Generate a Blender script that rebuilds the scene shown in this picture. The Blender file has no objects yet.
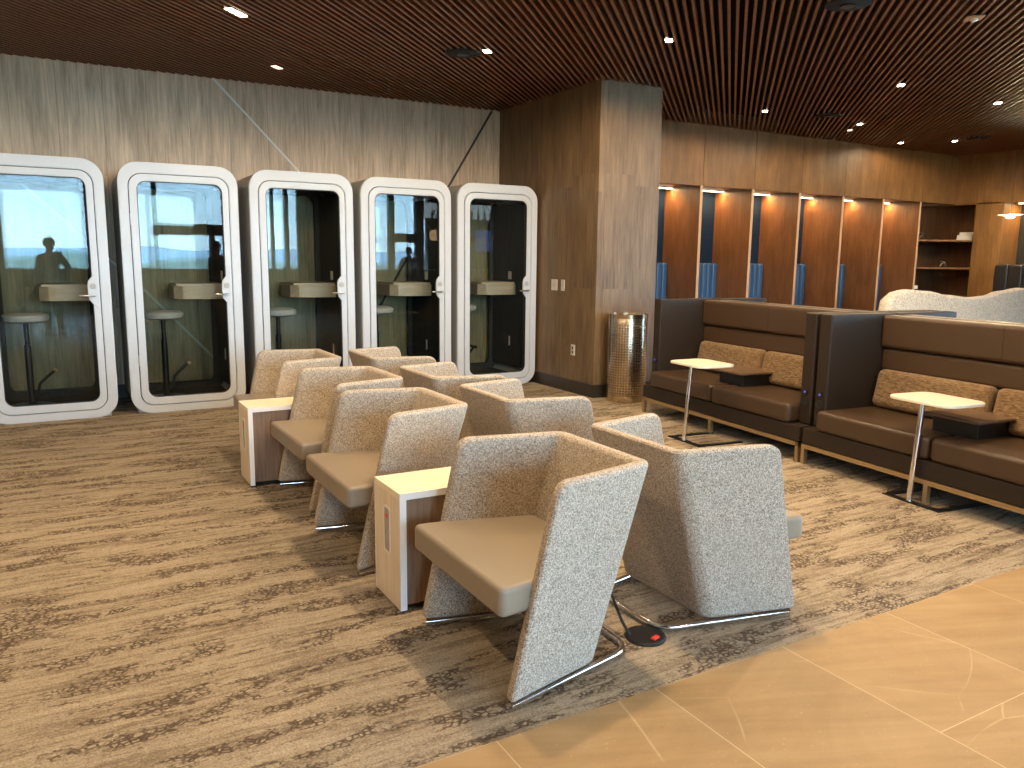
import bpy, bmesh, math, random
from mathutils import Vector, Matrix, noise
random.seed(7)
sc = bpy.context.scene
C = sc.collection
R = math.radians
PI = math.pi

# ------------------------------------------------------------------ materials
class NT:
    def __init__(s, name):
        s.m = bpy.data.materials.new(name); s.m.use_nodes = True
        s.t = s.m.node_tree; s.t.nodes.clear()
        s.out = s.n('ShaderNodeOutputMaterial')
    def n(s, ty, **kw):
        nd = s.t.nodes.new(ty)
        for k, v in kw.items(): setattr(nd, k, v)
        return nd
    def l(s, a, b): s.t.links.new(a, b)
    def setin(s, sock, v):
        if isinstance(v, bpy.types.NodeSocket): s.l(v, sock)
        elif v is not None: sock.default_value = v
    def math(s, op, a, b=None, c=None):
        nd = s.n('ShaderNodeMath', operation=op)
        s.setin(nd.inputs[0], a); s.setin(nd.inputs[1], b)
        if c is not None: s.setin(nd.inputs[2], c)
        return nd.outputs[0]
    def pos(s, obj=False, scale=(1, 1, 1), rot=(0, 0, 0), loc=(0, 0, 0)):
        if obj: o = s.n('ShaderNodeTexCoord').outputs['Object']
        else: o = s.n('ShaderNodeNewGeometry').outputs['Position']
        mp = s.n('ShaderNodeMapping'); s.l(o, mp.inputs[0])
        mp.inputs['Scale'].default_value = scale; mp.inputs['Rotation'].default_value = rot
        mp.inputs['Location'].default_value = loc
        return mp.outputs[0]
    def noise(s, vec, scale, detail=3, rough=.5, dist=0):
        nd = s.n('ShaderNodeTexNoise'); s.l(vec, nd.inputs['Vector'])
        nd.inputs['Scale'].default_value = scale; nd.inputs['Detail'].default_value = detail
        nd.inputs['Roughness'].default_value = rough; nd.inputs['Distortion'].default_value = dist
        return nd.outputs[0]
    def vor(s, vec, scale, feature='F1', rnd=1.0):
        nd = s.n('ShaderNodeTexVoronoi', feature=feature); s.l(vec, nd.inputs['Vector'])
        nd.inputs['Scale'].default_value = scale; nd.inputs['Randomness'].default_value = rnd
        return nd
    def ramp(s, f, stops, interp='LINEAR'):
        nd = s.n('ShaderNodeValToRGB'); s.setin(nd.inputs[0], f)
        cr = nd.color_ramp; cr.interpolation = interp
        while len(cr.elements) < len(stops): cr.elements.new(0.5)
        for e, (p, c) in zip(cr.elements, stops):
            e.position = p
            e.color = (c, c, c, 1) if isinstance(c, (int, float)) else (*c, 1)
        return nd.outputs[0]
    def mix(s, f, a, b, mode='MIX'):
        nd = s.n('ShaderNodeMix', data_type='RGBA', blend_type=mode)
        s.setin(nd.inputs[0], f)
        for i, v in ((6, a), (7, b)):
            if isinstance(v, tuple): v = (*v[:3], 1)
            s.setin(nd.inputs[i], v)
        return nd.outputs[2]
    def sep(s, v):
        nd = s.n('ShaderNodeSeparateXYZ'); s.l(v, nd.inputs[0]); return nd.outputs
    def comb(s, x, y, z):
        nd = s.n('ShaderNodeCombineXYZ')
        for i, v in enumerate((x, y, z)): s.setin(nd.inputs[i], v)
        return nd.outputs[0]
    def bsdf(s, col, rough=.5, metal=0, bump=None, bstr=.3, bdist=.01, spec=.5, sheen=0, emis=None, estr=0, coat=0):
        b = s.n('ShaderNodeBsdfPrincipled')
        if isinstance(col, tuple): col = (*col[:3], 1)
        s.setin(b.inputs['Base Color'], col); s.setin(b.inputs['Roughness'], rough)
        s.setin(b.inputs['Metallic'], metal); b.inputs['Specular IOR Level'].default_value = spec
        b.inputs['Sheen Weight'].default_value = sheen
        b.inputs['Coat Weight'].default_value = coat
        if emis: b.inputs['Emission Color'].default_value = (*emis, 1); b.inputs['Emission Strength'].default_value = estr
        if bump is not None:
            bn = s.n('ShaderNodeBump'); s.l(bump, bn.inputs['Height'])
            bn.inputs['Strength'].default_value = bstr; bn.inputs['Distance'].default_value = bdist
            s.l(bn.outputs[0], b.inputs['Normal'])
        s.l(b.outputs[0], s.out.inputs[0])
        return s.m

def plain(name, col, rough=.5, metal=0, spec=.5, **k):
    return NT(name).bsdf(col, rough, metal, spec=spec, **k)

def wood(name, dark, light, pw=.38, ph=1.15, var=.16, rough=.45, grain=1.0, obj=False, axis='z', seam=.6, blotch=0.0):
    t = NT(name)
    p = t.pos(obj=obj)
    x, y, z = t.sep(p)[:3]
    if axis == 'z': h = t.math('ADD', x, y); v = z
    elif axis == 'x': h = t.math('ADD', y, z); v = x
    else: h = t.math('ADD', x, z); v = y
    ih = t.math('FLOOR', t.math('DIVIDE', h, pw))
    stag = t.math('MULTIPLY', t.math('FRACT', t.math('MULTIPLY', ih, .37)), ph)
    iv = t.math('FLOOR', t.math('DIVIDE', t.math('ADD', v, t.math('MULTIPLY', stag, .25)), ph))
    wn = t.n('ShaderNodeTexWhiteNoise', noise_dimensions='3D')
    t.l(t.comb(ih, iv, 3.3), wn.inputs['Vector'])
    rnd = wn.outputs[0]
    gv = t.comb(t.math('MULTIPLY', h, 1.0), t.math('MULTIPLY', rnd, 37.0), t.math('MULTIPLY', v, .055))
    g1 = t.noise(gv, 48 * grain, 5, .62, .4)
    gv2 = t.comb(t.math('MULTIPLY', h, 1.0), t.math('MULTIPLY', rnd, 11.0), t.math('MULTIPLY', v, .16))
    g2 = t.noise(gv2, 7 * grain, 3, .55, .8)
    f = t.math('ADD', t.math('MULTIPLY', g1, .6), t.math('MULTIPLY', g2, .45))
    col = t.ramp(f, [(.33, dark), (.68, light)])
    br = t.math('ADD', 1 - var, t.math('MULTIPLY', rnd, 2 * var))
    fh = t.math('FRACT', t.math('DIVIDE', h, pw))
    sm = t.math('MULTIPLY', t.math('GREATER_THAN', fh, .004 / pw), 1.0)
    sm = t.math('ADD', seam, t.math('MULTIPLY', sm, 1 - seam))
    br = t.math('MULTIPLY', br, sm)
    if blotch:
        b = t.noise(t.comb(h, 0.0, t.math('MULTIPLY', v, .45)), 4.5, 3, .6, .5)
        br = t.math('MULTIPLY', br, t.math('ADD', 1 - blotch, t.math('MULTIPLY', b, 2 * blotch)))
    vm = t.n('ShaderNodeVectorMath', operation='SCALE'); t.l(col, vm.inputs[0]); t.l(br, vm.inputs['Scale'])
    return t.bsdf(vm.outputs[0], rough, bump=g1, bstr=.08, bdist=.002)

M = {}
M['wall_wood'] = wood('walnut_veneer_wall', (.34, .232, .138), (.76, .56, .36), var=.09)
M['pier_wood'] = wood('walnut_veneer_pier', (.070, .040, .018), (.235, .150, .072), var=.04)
M['warm_wood'] = wood('warm_walnut_panel', (.14, .068, .022), (.26, .135, .048), pw=.4675, ph=5, var=.07, blotch=.42, seam=.95)
M['divider_wood'] = wood('amber_walnut_divider', (.115, .05, .018), (.22, .10, .038), pw=3, ph=6, var=.03, blotch=.4, seam=1)
M['edge_wood'] = plain('pale_wood_edge', (.55, .36, .22), .5)
M['shelf_wood'] = wood('dark_walnut_shelf', (.11, .05, .022), (.22, .11, .048), pw=2, ph=6, var=.03, seam=1)
M['table_wood'] = wood('dark_tray_wood', (.10, .06, .035), (.22, .14, .085), pw=3, ph=6, axis='y', seam=1, obj=True)
M['oak'] = wood('pale_oak_laminate', (.72, .58, .41), (.90, .77, .58), pw=3, ph=9, var=0, seam=1, obj=True, grain=1.2)
M['oak_top'] = wood('pale_oak_top', (.80, .70, .50), (.92, .83, .62), pw=3, ph=9, var=0, seam=1, obj=True, axis='x', grain=1.5)
M['side_walnut'] = wood('grey_walnut_side', (.13, .078, .045), (.33, .21, .13), pw=3, ph=9, var=0, seam=1, obj=True, grain=1.1)
M['baseboard'] = plain('dark_baseboard', (.035, .026, .018), .35)
M['white'] = plain('white_powder_coat', (.57, .60, .62), .32)
M['shell_grey'] = plain('light_grey_shell', (.42, .43, .42), .5)
M['seam_black'] = plain('black_gasket', (.008, .008, .009), .5)
M['white_edge'] = plain('white_edge_band', (.93, .92, .89), .35)
M['chrome'] = plain('chrome', (.82, .82, .82), .12, 1)
M['steel'] = plain('brushed_steel', (.55, .54, .52), .3, 1)
M['champagne'] = plain('champagne_metal_rail', (.50, .37, .20), .38, .85)
M['champ_dull'] = plain('dull_metal_strip', (.74, .70, .62), .5, 0)
M['black_metal'] = plain('black_metal', (.012, .012, .013), .35, .3)
M['black_plastic'] = plain('black_plastic', (.012, .012, .012), .4)
M['red'] = plain('red_plastic', (.75, .05, .03), .4)
M['ivory'] = plain('ivory_laminate', (.86, .80, .66), .3)
M['cream_plastic'] = plain('cream_plastic', (.85, .82, .74), .4)
M['grey_leather'] = plain('grey_stool_leather', (.42, .42, .40), .45)
M['plate_white'] = plain('switch_plate', (.62, .58, .52), .4)

def leather(name, col, rough, scale=380, s=.12, obj=True, spec=.5):
    t = NT(name); p = t.pos(obj=obj)
    v = t.vor(p, scale).outputs['Distance']
    n2 = t.noise(p, 3.5, 3, .5)
    c = t.mix(t.math('MULTIPLY', n2, .5), tuple(a * .92 for a in col), tuple(min(1, a * 1.1) for a in col))
    return t.bsdf(c, rough, bump=v, bstr=s, bdist=.0015, spec=spec)
M['taupe'] = leather('taupe_seat_leather', (.30, .243, .175), .40)
M['brown'] = leather('brown_sofa_leather', (.062, .036, .019), .42)
M['brown_dark'] = leather('espresso_sofa_leather', (.030, .021, .015), .55, spec=.25)
M['blue'] = leather('blue_bench_leather', (.04, .105, .215), .38)
M['black_leather'] = leather('black_bench_leather', (.018, .018, .02), .35)

def fabric(name, stops, sc_=260, bstr=.5, rough=.95, stretch=(1, 1, 1)):
    t = NT(name); p = t.pos(obj=True, scale=stretch)
    v = t.vor(p, sc_)
    n = t.noise(p, sc_ * .55, 4, .7)
    wn = t.n('ShaderNodeTexWhiteNoise', noise_dimensions='3D'); t.l(v.outputs['Color'], wn.inputs['Vector'])
    f = t.math('ADD', t.math('MULTIPLY', wn.outputs[0], .55), t.math('MULTIPLY', n, .5))
    c = t.ramp(f, stops)
    h = t.math('SUBTRACT', f, t.math('MULTIPLY', v.outputs['Distance'], .8))
    return t.bsdf(c, rough, bump=h, bstr=bstr, bdist=.003, spec=.2, sheen=.15)
M['boucle'] = fabric('grey_beige_boucle', [(.25, (.19, .15, .108)), (.5, (.415, .342, .258)), (.78, (.67, .575, .455))], 320)
M['cream_boucle'] = fabric('cream_boucle', [(.2, (.42, .36, .27)), (.5, (.74, .66, .53)), (.8, (.90, .84, .72))], 110)
M['tan_weave'] = fabric('tan_weave', [(.25, (.11, .068, .034)), (.5, (.19, .12, .06)), (.78, (.29, .19, .10))], 300, .4, .85, (1, .14, .8))
t = NT('charcoal_felt'); p = t.pos(); M['felt'] = t.bsdf(t.ramp(t.noise(t.pos(scale=(60, 60, 2)), 1.2, 2), [(.3, (.028, .031, .030)), (.7, (.045, .048, .046))]), .95, spec=.15)
t = NT('navy_felt'); M['navy'] = t.bsdf(t.ramp(t.noise(t.pos(scale=(1, 1, 1)), 200, 2), [(.3, (.005, .014, .032)), (.7, (.010, .026, .052))]), .9, spec=.2)

def glass(name, tint, refl=.0, ior=1.52):
    t = NT(name)
    tr = t.n('ShaderNodeBsdfTransparent'); tr.inputs[0].default_value = (*tint, 1)
    gl = t.n('ShaderNodeBsdfGlossy'); gl.inputs['Roughness'].default_value = 0.0
    gl.inputs[0].default_value = (.95, 1, 1, 1)
    fr = t.n('ShaderNodeFresnel'); fr.inputs[0].default_value = ior
    mx = t.n('ShaderNodeMixShader')
    f = t.math('MINIMUM', t.math('ADD', t.math('MULTIPLY', fr.outputs[0], 1.0), refl), 1.0)
    t.l(f, mx.inputs[0]); t.l(tr.outputs[0], mx.inputs[1]); t.l(gl.outputs[0], mx.inputs[2]); t.l(mx.outputs[0], t.out.inputs[0])
    return t.m
M['glass'] = glass('booth_glass', (.90, .92, .90), 0, 1.28)
M['back_glass'] = glass('booth_back_glass', (.82, .85, .82), 0, 1.32)
M['win_glass'] = glass('window_glass', (.93, .96, .97), .0)

def emit(name, col, st):
    t = NT(name); e = t.n('ShaderNodeEmission'); e.inputs[0].default_value = (*col, 1); e.inputs[1].default_value = st
    t.l(e.outputs[0], t.out.inputs[0]); return t.m
M['lamp'] = emit('warm_lamp', (1, .80, .55), 14)
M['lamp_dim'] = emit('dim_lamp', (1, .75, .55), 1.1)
M['led'] = emit('warm_led', (1, .78, .5), 7)
M['blue_led'] = emit('blue_led', (.22, .16, .8), .3)
M['screen'] = emit('tv_screen', (.10, .25, .75), 1.4)

# carpet
t = NT('streaked_carpet')
P_ = t.pos()
wob = t.noise(P_, 2.2, 3, .5)
x, y, z = t.sep(P_)[:3]
yw = t.math('ADD', y, t.math('MULTIPLY', t.math('SUBTRACT', wob, .5), .06))
st1 = t.noise(t.comb(t.math('MULTIPLY', x, 1.0), t.math('MULTIPLY', yw, 7.0), 0.0), 1.7, 6, .72, .5)
st2 = t.noise(t.comb(t.math('MULTIPLY', x, 1.6), t.math('MULTIPLY', yw, 34.0), 4.0), 1.6, 4, .6, .2)
mot = t.noise(P_, 34, 4, .7)
f = t.math('ADD', t.math('ADD', t.math('MULTIPLY', st1, .42), t.math('MULTIPLY', st2, .34)), t.math('MULTIPLY', mot, .26))
base = t.ramp(f, [(.40, (.23, .178, .12)), (.47, (.30, .235, .16)), (.52, (.40, .322, .222)), (.64, (.49, .40, .285))])
ev = t.vor(t.comb(t.math('MULTIPLY', x, .8), t.math('MULTIPLY', y, 1.1), 0.0), 52, 'DISTANCE_TO_EDGE').outputs['Distance']
patch = t.noise(t.comb(t.math('MULTIPLY', x, 1.15), t.math('MULTIPLY', yw, 4.6), 9.0), 1.9, 4, .65, .3)
pm = t.ramp(patch, [(.50, 0.0), (.55, 1.0)])
brk = t.ramp(t.noise(P_, 21, 3, .6), [(.36, 0.0), (.50, 1.0)])
line = t.ramp(ev, [(.09, 1.0), (.22, 0.0)])
dm = t.math('MULTIPLY', t.math('MULTIPLY', line, pm), brk)
c1 = t.mix(t.math('MULTIPLY', dm, .85), base, (.085, .056, .038))
fine = t.noise(P_, 130, 4, .8)
fb = t.ramp(fine, [(.3, .45), (.7, 1.45)])
c2 = t.mix(1.0, c1, fb, 'MULTIPLY')
hh = t.math('ADD', t.math('MULTIPLY', fine, .5), t.math('MULTIPLY', dm, -.8))
M['carpet'] = t.bsdf(c2, .97, bump=hh, bstr=.6, bdist=.004, spec=.15)

# stone
t = NT('honey_limestone_tiles')
P_ = t.pos(); x, y, z = t.sep(P_)[:3]
TW, TL = .607, 1.23
u = t.math('DIVIDE', t.math('SUBTRACT', x, 1.645), TW)
iu = t.math('FLOOR', u); fu = t.math('FRACT', u)
v = t.math('DIVIDE', t.math('SUBTRACT', y, 1.885), TL)
v = t.math('ADD', v, t.math('MULTIPLY', iu, .5)); iv = t.math('FLOOR', v); fv = t.math('FRACT', v)
wn = t.n('ShaderNodeTexWhiteNoise', noise_dimensions='3D'); t.l(t.comb(iu, iv, 1.0), wn.inputs['Vector'])
rnd = wn.outputs[0]
off = t.math('MULTIPLY', rnd, 23.0)
q = t.comb(t.math('ADD', x, off), y, off)
n1 = t.noise(q, 1.6, 5, .6, 1.2)
dirn = t.comb(t.math('ADD', t.math('MULTIPLY', x, 1.3), t.math('MULTIPLY', y, 3.2)), t.math('MULTIPLY', x, .4), off)
n2 = t.noise(dirn, 3.2, 5, .6, .8)
f = t.math('ADD', t.math('MULTIPLY', n1, .5), t.math('MULTIPLY', n2, .5))
col = t.ramp(f, [(.30, (.31, .185, .078)), (.5, (.39, .247, .108)), (.70, (.465, .315, .152))])
vv = t.n('ShaderNodeTexVoronoi', feature='DISTANCE_TO_EDGE')
wq = t.n('ShaderNodeVectorMath', operation='ADD'); t.l(q, wq.inputs[0])
nz = t.n('ShaderNodeTexNoise'); t.l(q, nz.inputs[0]); nz.inputs['Scale'].default_value = .55; nz.inputs['Detail'].default_value = 1; t.l(nz.outputs['Color'], wq.inputs[1])
t.l(wq.outputs[0], vv.inputs['Vector']); vv.inputs['Scale'].default_value = 1.0
vein = t.ramp(vv.outputs['Distance'], [(.0, 1.0), (.0035, 0.0)])
vein = t.math('MULTIPLY', vein, t.ramp(t.noise(q, 3.1, 2), [(.46, 0.0), (.58, .45)]))
col = t.mix(vein, col, (.66, .52, .32))
br = t.math('ADD', .94, t.math('MULTIPLY', rnd, .12))
vm = t.n('ShaderNodeVectorMath', operation='SCALE'); t.l(col, vm.inputs[0]); t.l(br, vm.inputs['Scale'])
sp = t.noise(P_, 90, 2, .7)
col = t.mix(t.ramp(sp, [(.66, 0.0), (.74, .35)]), vm.outputs[0], (.78, .62, .40))
pit = t.ramp(t.noise(P_, 26, 3, .6), [(.27, .5), (.31, 0.0)])
col = t.mix(pit, col, (.30, .18, .09))
ju = t.math('MINIMUM', fu, t.math('SUBTRACT', 1.0, fu)); jv = t.math('MINIMUM', fv, t.math('SUBTRACT', 1.0, fv))
jm = t.math('MAXIMUM', t.math('LESS_THAN', ju, .0028), t.math('LESS_THAN', jv, .0014))
col = t.mix(t.math('MULTIPLY', jm, .7), col, (.72, .56, .36))
M['stone'] = t.bsdf(col, .5, spec=.35)

# perforated bin
t = NT('perforated_brass'); P_ = t.pos(obj=True); x, y, z = t.sep(P_)[:3]
an = t.math('ARCTAN2', y, x)
a = t.math('SUBTRACT', t.math('FRACT', t.math('MULTIPLY', an, 44 / (2 * PI))), .5)
b = t.math('SUBTRACT', t.math('FRACT', t.math('MULTIPLY', z, 38.0)), .5)
d = t.math('SQRT', t.math('ADD', t.math('MULTIPLY', a, a), t.math('MULTIPLY', b, b)))
hole = t.math('LESS_THAN', d, .32)
band = t.math('MULTIPLY', t.math('GREATER_THAN', z, .07), t.math('LESS_THAN', z, .80))
hole = t.math('MULTIPLY', hole, band)
M['perf'] = t.bsdf(t.mix(hole, (.60, .50, .37), (.10, .07, .045)), .25, t.math('SUBTRACT', 1.0, hole))
M['brass_band'] = plain('brass_band', (.62, .50, .33), .2, 1)

# ceiling
t = NT('red_brown_slat'); g = t.noise(t.pos(rot=(0, 0, R(-45)), scale=(1, 30, 30)), 2.0, 3)
M['slat'] = t.bsdf(t.ramp(g, [(.3, (.145, .056, .027)), (.7, (.235, .098, .048))]), .45)
M['plenum'] = plain('black_plenum', (.006, .005, .005), .9)

# ------------------------------------------------------------------ mesh helpers
class MB:
    def __init__(s): s.bm = bmesh.new(); s.wn = False
    def merge(s, b, mi=0, mat=None):
        if mat is not None: bmesh.ops.transform(b, matrix=mat, verts=b.verts)
        for f in b.faces: f.material_index = mi; f.smooth = True
        me = bpy.data.meshes.new('tmp'); b.to_mesh(me); b.free(); s.bm.from_mesh(me); bpy.data.meshes.remove(me)
        return s
    def box(s, x0, x1, y0, y1, z0, z1, bev=0, seg=2, mi=0, mat=None):
        b = bmesh.new(); bmesh.ops.create_cube(b, size=1)
        for v in b.verts:
            v.co = Vector((x0 if v.co.x < 0 else x1, y0 if v.co.y < 0 else y1, z0 if v.co.z < 0 else z1))
        if bev: bmesh.ops.bevel(b, geom=b.edges[:], offset=bev, segments=seg, affect='EDGES', profile=.5); s.wn = True
        return s.merge(b, mi, mat)
    def prism(s, pts, z0, z1, bev=0, seg=2, mi=0, mat=None, top=None):
        b = bmesh.new()
        lo = [b.verts.new((p[0], p[1], z0)) for p in pts]
        tp = top or pts
        hi = [b.verts.new((p[0], p[1], z1)) for p in tp]
        n = len(pts)
        b.faces.new(lo[::-1]); b.faces.new(hi)
        for i in range(n): b.faces.new((lo[i], lo[(i + 1) % n], hi[(i + 1) % n], hi[i]))
        bmesh.ops.recalc_face_normals(b, faces=b.faces)
        if bev:
            es = [e for e in b.edges if e.calc_face_angle(0) > R(25)]
            bmesh.ops.bevel(b, geom=es, offset=bev, segments=seg, affect='EDGES', profile=.5); s.wn = True
        return s.merge(b, mi, mat)
    def tube(s, pts, r, n=10, mi=0, mat=None, cap=True):
        b = bmesh.new(); pts = [Vector(p) for p in pts]; rings = []
        up = None
        for i, p in enumerate(pts):
            d = (pts[min(i + 1, len(pts) - 1)] - pts[max(i - 1, 0)]).normalized()
            if up is None: up = Vector((0, 0, 1)) if abs(d.z) < .9 else Vector((1, 0, 0))
            a = d.cross(up).normalized(); c = a.cross(d).normalized(); up = c
            rr = r[i] if isinstance(r, (list, tuple)) else r
            rings.append([b.verts.new(p + (a * math.cos(2 * PI * k / n) + c * math.sin(2 * PI * k / n)) * rr) for k in range(n)])
        for i in range(len(rings) - 1):
            for k in range(n):
                b.faces.new((rings[i][k], rings[i][(k + 1) % n], rings[i + 1][(k + 1) % n], rings[i + 1][k]))
        if cap: b.faces.new(rings[0][::-1]); b.faces.new(rings[-1])
        bmesh.ops.recalc_face_normals(b, faces=b.faces)
        return s.merge(b, mi, mat)
    def lathe(s, prof, n=32, mi=0, mat=None):
        b = bmesh.new(); rings = []
        for r, z in prof:
            rings.append([b.verts.new((max(r, 1e-4) * math.cos(2 * PI * k / n), max(r, 1e-4) * math.sin(2 * PI * k / n), z)) for k in range(n)])
        for i in range(len(rings) - 1):
            for k in range(n):
                b.faces.new((rings[i][k], rings[i][(k + 1) % n], rings[i + 1][(k + 1) % n], rings[i + 1][k]))
        b.faces.new(rings[0][::-1]); b.faces.new(rings[-1])
        bmesh.ops.recalc_face_normals(b, faces=b.faces)
        return s.merge(b, mi, mat)
    def ring(s, lo, li, y0, y1, mi=0, bev=0):
        # frame between two closed outlines lo/li (x,z), extruded y0..y1
        b = bmesh.new(); n = len(lo)
        V = lambda P, y: [b.verts.new((p[0], y, p[1])) for p in P]
        a0, a1, c0, c1 = V(lo, y0), V(lo, y1), V(li, y0), V(li, y1)
        for i in range(n):
            j = (i + 1) % n
            b.faces.new((a0[i], a0[j], c0[j], c0[i])); b.faces.new((a1[i], c1[i], c1[j], a1[j]))
            b.faces.new((a0[i], a1[i], a1[j], a0[j])); b.faces.new((c0[i], c0[j], c1[j], c1[i]))
        bmesh.ops.recalc_face_normals(b, faces=b.faces)
        if bev:
            es = [e for e in b.edges if e.calc_face_angle(0) > R(60)]
            bmesh.ops.bevel(b, geom=es, offset=bev, segments=2, affect='EDGES'); s.wn = True
        return s.merge(b, mi)
    def build(s, name, mats, parent=None, label=None, cat=None, group=None, kind=None, loc=None, rz=0, angle=35):
        me = bpy.data.meshes.new(name); s.bm.to_mesh(me); s.bm.free()
        for m in (mats if isinstance(mats, (list, tuple)) else [mats]): me.materials.append(M[m] if isinstance(m, str) else m)
        me.set_sharp_from_angle(angle=R(angle))
        o = bpy.data.objects.new(name, me); C.objects.link(o)
        if parent: o.parent = parent
        if s.wn:
            w = o.modifiers.new('wn', 'WEIGHTED_NORMAL'); w.keep_sharp = True; w.weight = 90
        if loc: o.location = loc
        if rz: o.rotation_euler[2] = rz
        tag(o, label, cat, group, kind)
        return o

def tag(o, label=None, cat=None, group=None, kind=None):
    if label: o['label'] = label
    if cat: o['category'] = cat
    if group: o['group'] = group
    if kind: o['kind'] = kind
    return o
def thing(name, label, cat, loc=(0, 0, 0), rz=0, group=None):
    o = bpy.data.objects.new(name, None); C.objects.link(o); o.empty_display_size = .1
    o.location = loc; o.rotation_euler[2] = rz
    return tag(o, label, cat, group)
def copy_tree(o, parent=None):
    c = o.copy(); C.objects.link(c)
    if parent: c.parent = parent
    for ch in [k for k in KIDS(o)]: copy_tree(ch, c)
    return c
def KIDS(o): return [k for k in bpy.data.objects if k.parent == o]
def dup(o, loc, rz, label, group=None):
    c = copy_tree(o); c.location = loc; c.rotation_euler[2] = rz; c['label'] = label
    if group: c['group'] = group
    return c
def rrect(w, h, r, cx=0, cz=0, n=8):
    pts = []
    for (sx, sz, a0) in ((1, 1, 0), (-1, 1, 90), (-1, -1, 180), (1, -1, 270)):
        for k in range(n + 1):
            a = R(a0 + 90 * k / n)
            pts.append((cx + sx * (w / 2 - r) + r * math.cos(a), cz + sz * (h / 2 - r) + r * math.sin(a)))
    return pts
def struct(mb, name, mats, parent=None, label=None): return mb.build(name, mats, parent, kind='structure', label=label)
def spot(name, loc, energy, size=110, blend=.6, col=(1, .74, .46), rad=.05, parent=None, rot=(0, 0, 0)):
    l = bpy.data.lights.new(name, 'SPOT'); l.energy = energy; l.spot_size = R(size); l.spot_blend = blend; l.color = col; l.shadow_soft_size = rad
    o = bpy.data.objects.new(name, l); C.objects.link(o); o.location = loc; o.rotation_euler = rot
    if parent: o.parent = parent
    return o

# ------------------------------------------------------------------ room shell
ZC = 3.16
XL, XR, YB, YF = -6.0, 13.0, -7.0, 8.65     # left wall, right end wall, window wall, booth wall
CX, CY, CX2, YR = 4.735, 6.585, 5.51, 8.0   # wood-clad pier and niche wall
YE = 1.885
struct(MB().box(XL - .1, 14.2, YE, 9.0, -.1, 0), 'floor', 'carpet')
struct(MB().box(XL - .1, 14.2, YB - .1, YE, -.1, .001), 'floor.001', 'stone')
# slatted ceiling
mb = MB().box(XL - .1, 14.2, YB - .1, 9.0, 3.34, 3.44, mi=1)
pitch = .0594; bmx = bmesh.new()
x0, x1, y0, y1 = XL, 13.9, YB + 1.3, 8.85
c = (x0 - y1); s2 = math.sqrt(2); k = 0
dvec = Vector((1, 1, 0)) / s2; pvec = Vector((1, -1, 0)) / s2
while c < x1 - y0:
    ta, tb = max(x0, y0 + c), min(x1, y1 + c)
    if tb - ta > .1:
        A = Vector((ta, ta - c, 0)); B = Vector((tb, tb - c, 0))
        vs = []
        for P in (A, B):
            for w, zz in ((-.0105, ZC), (.0105, ZC), (.0105, ZC + .055), (-.0105, ZC + .055)):
                vs.append(bmx.verts.new(P + pvec * w + Vector((0, 0, zz))))
        for i in range(4):
            j = (i + 1) % 4; bmx.faces.new((vs[i], vs[j], vs[4 + j], vs[4 + i]))
    c += pitch * s2
bmesh.ops.recalc_face_normals(bmx, faces=bmx.faces)
mb.merge(bmx, 0)
struct(mb, 'ceiling', ['slat', 'plenum'])

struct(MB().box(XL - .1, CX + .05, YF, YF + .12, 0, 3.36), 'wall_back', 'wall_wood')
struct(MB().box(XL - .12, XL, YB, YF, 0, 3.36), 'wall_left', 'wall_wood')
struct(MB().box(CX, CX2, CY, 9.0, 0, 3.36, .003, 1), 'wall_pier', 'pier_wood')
struct(MB().box(XL, CX, YF - .015, YF, 0, .14), 'baseboard_back', 'baseboard')
struct(MB().box(CX - .014, CX2 + .014, CY - .014, YF, 0, .135).box(CX - .016, CX - .012, CY - .016, CY - .012, 0, .137), 'baseboard_pier', 'baseboard')
# inlaid metal strips in chevrons on the back wall
mb = MB()
def strip(a, b, w=.011):
    a = Vector((a[0], YF - .004, a[1])); b = Vector((b[0], YF - .004, b[1])); d = (b - a).normalized(); nn = Vector((-d.z, 0, d.x)) * w
    bb = bmesh.new(); q = [a + nn, b + nn, b - nn, a - nn]
    f = [bb.verts.new(p + Vector((0, -.004, 0))) for p in q]; g = [bb.verts.new(p + Vector((0, .004, 0))) for p in q]
    bb.faces.new(f); bb.faces.new(g[::-1])
    for i in range(4): bb.faces.new((f[i], g[i], g[(i + 1) % 4], f[(i + 1) % 4]))
    bmesh.ops.recalc_face_normals(bb, faces=bb.faces); mb.merge(bb)
strip((1.47, 3.16), (2.62, 1.98)); strip((.718, 1.086), (1.60, .08)); strip((-1.3, 3.1), (.492, 1.315)); strip((.492, 1.315), (.72, 1.09))
struct(mb, 'trim_2', 'champ_dull')
mb = MB(); strip((4.623, 3.15), (3.35, 1.13), .012); strip((3.35, 1.13), (2.7, .1), .012)
struct(mb, 'trim_3', 'baseboard')

# window wall behind the viewer, with timber posts and a transom
def window_wall():
    mb = MB()
    mb.box(XL, 14, YB - .25, YB, 0, 1.05); mb.box(XL, 14, YB - .25, YB, 3.3, 3.36)
    posts = [(-6.0, -1.1), (.67, 1.1), (2.2, 2.3), (4.75, 5.0), (5.18, 5.24), (5.55, 5.64), (5.9, 7.4), (8.0, 8.15), (8.6, 8.75), (9.45, 9.7), (9.82, 14.0)]  # leftmost span unseen, closed solid to keep daylight off the pier's left face
    for a, b in posts: mb.box(a, b, YB - .2, YB + .02, 1.05, 3.3)
    mb.box(3.55, 3.68, YB - .2, YB + .02, 1.05, 1.95); mb.box(2.3, 4.75, YB - .2, YB + .01, 1.94, 2.22); mb.box(8.75, 9.45, YB - .2, YB + .01, 1.86, 2.12)
    struct(mb, 'wall_window', M['warm_wood'])
    struct(MB().box(XL, 9.82, YB - .12, YB - .10, 1.05, 3.3), 'window_1', 'win_glass')
    struct(MB().box(XL, 10, YB - .05, YB + .12, 1.02, 1.05), 'trim_4', 'baseboard')
window_wall()

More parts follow.
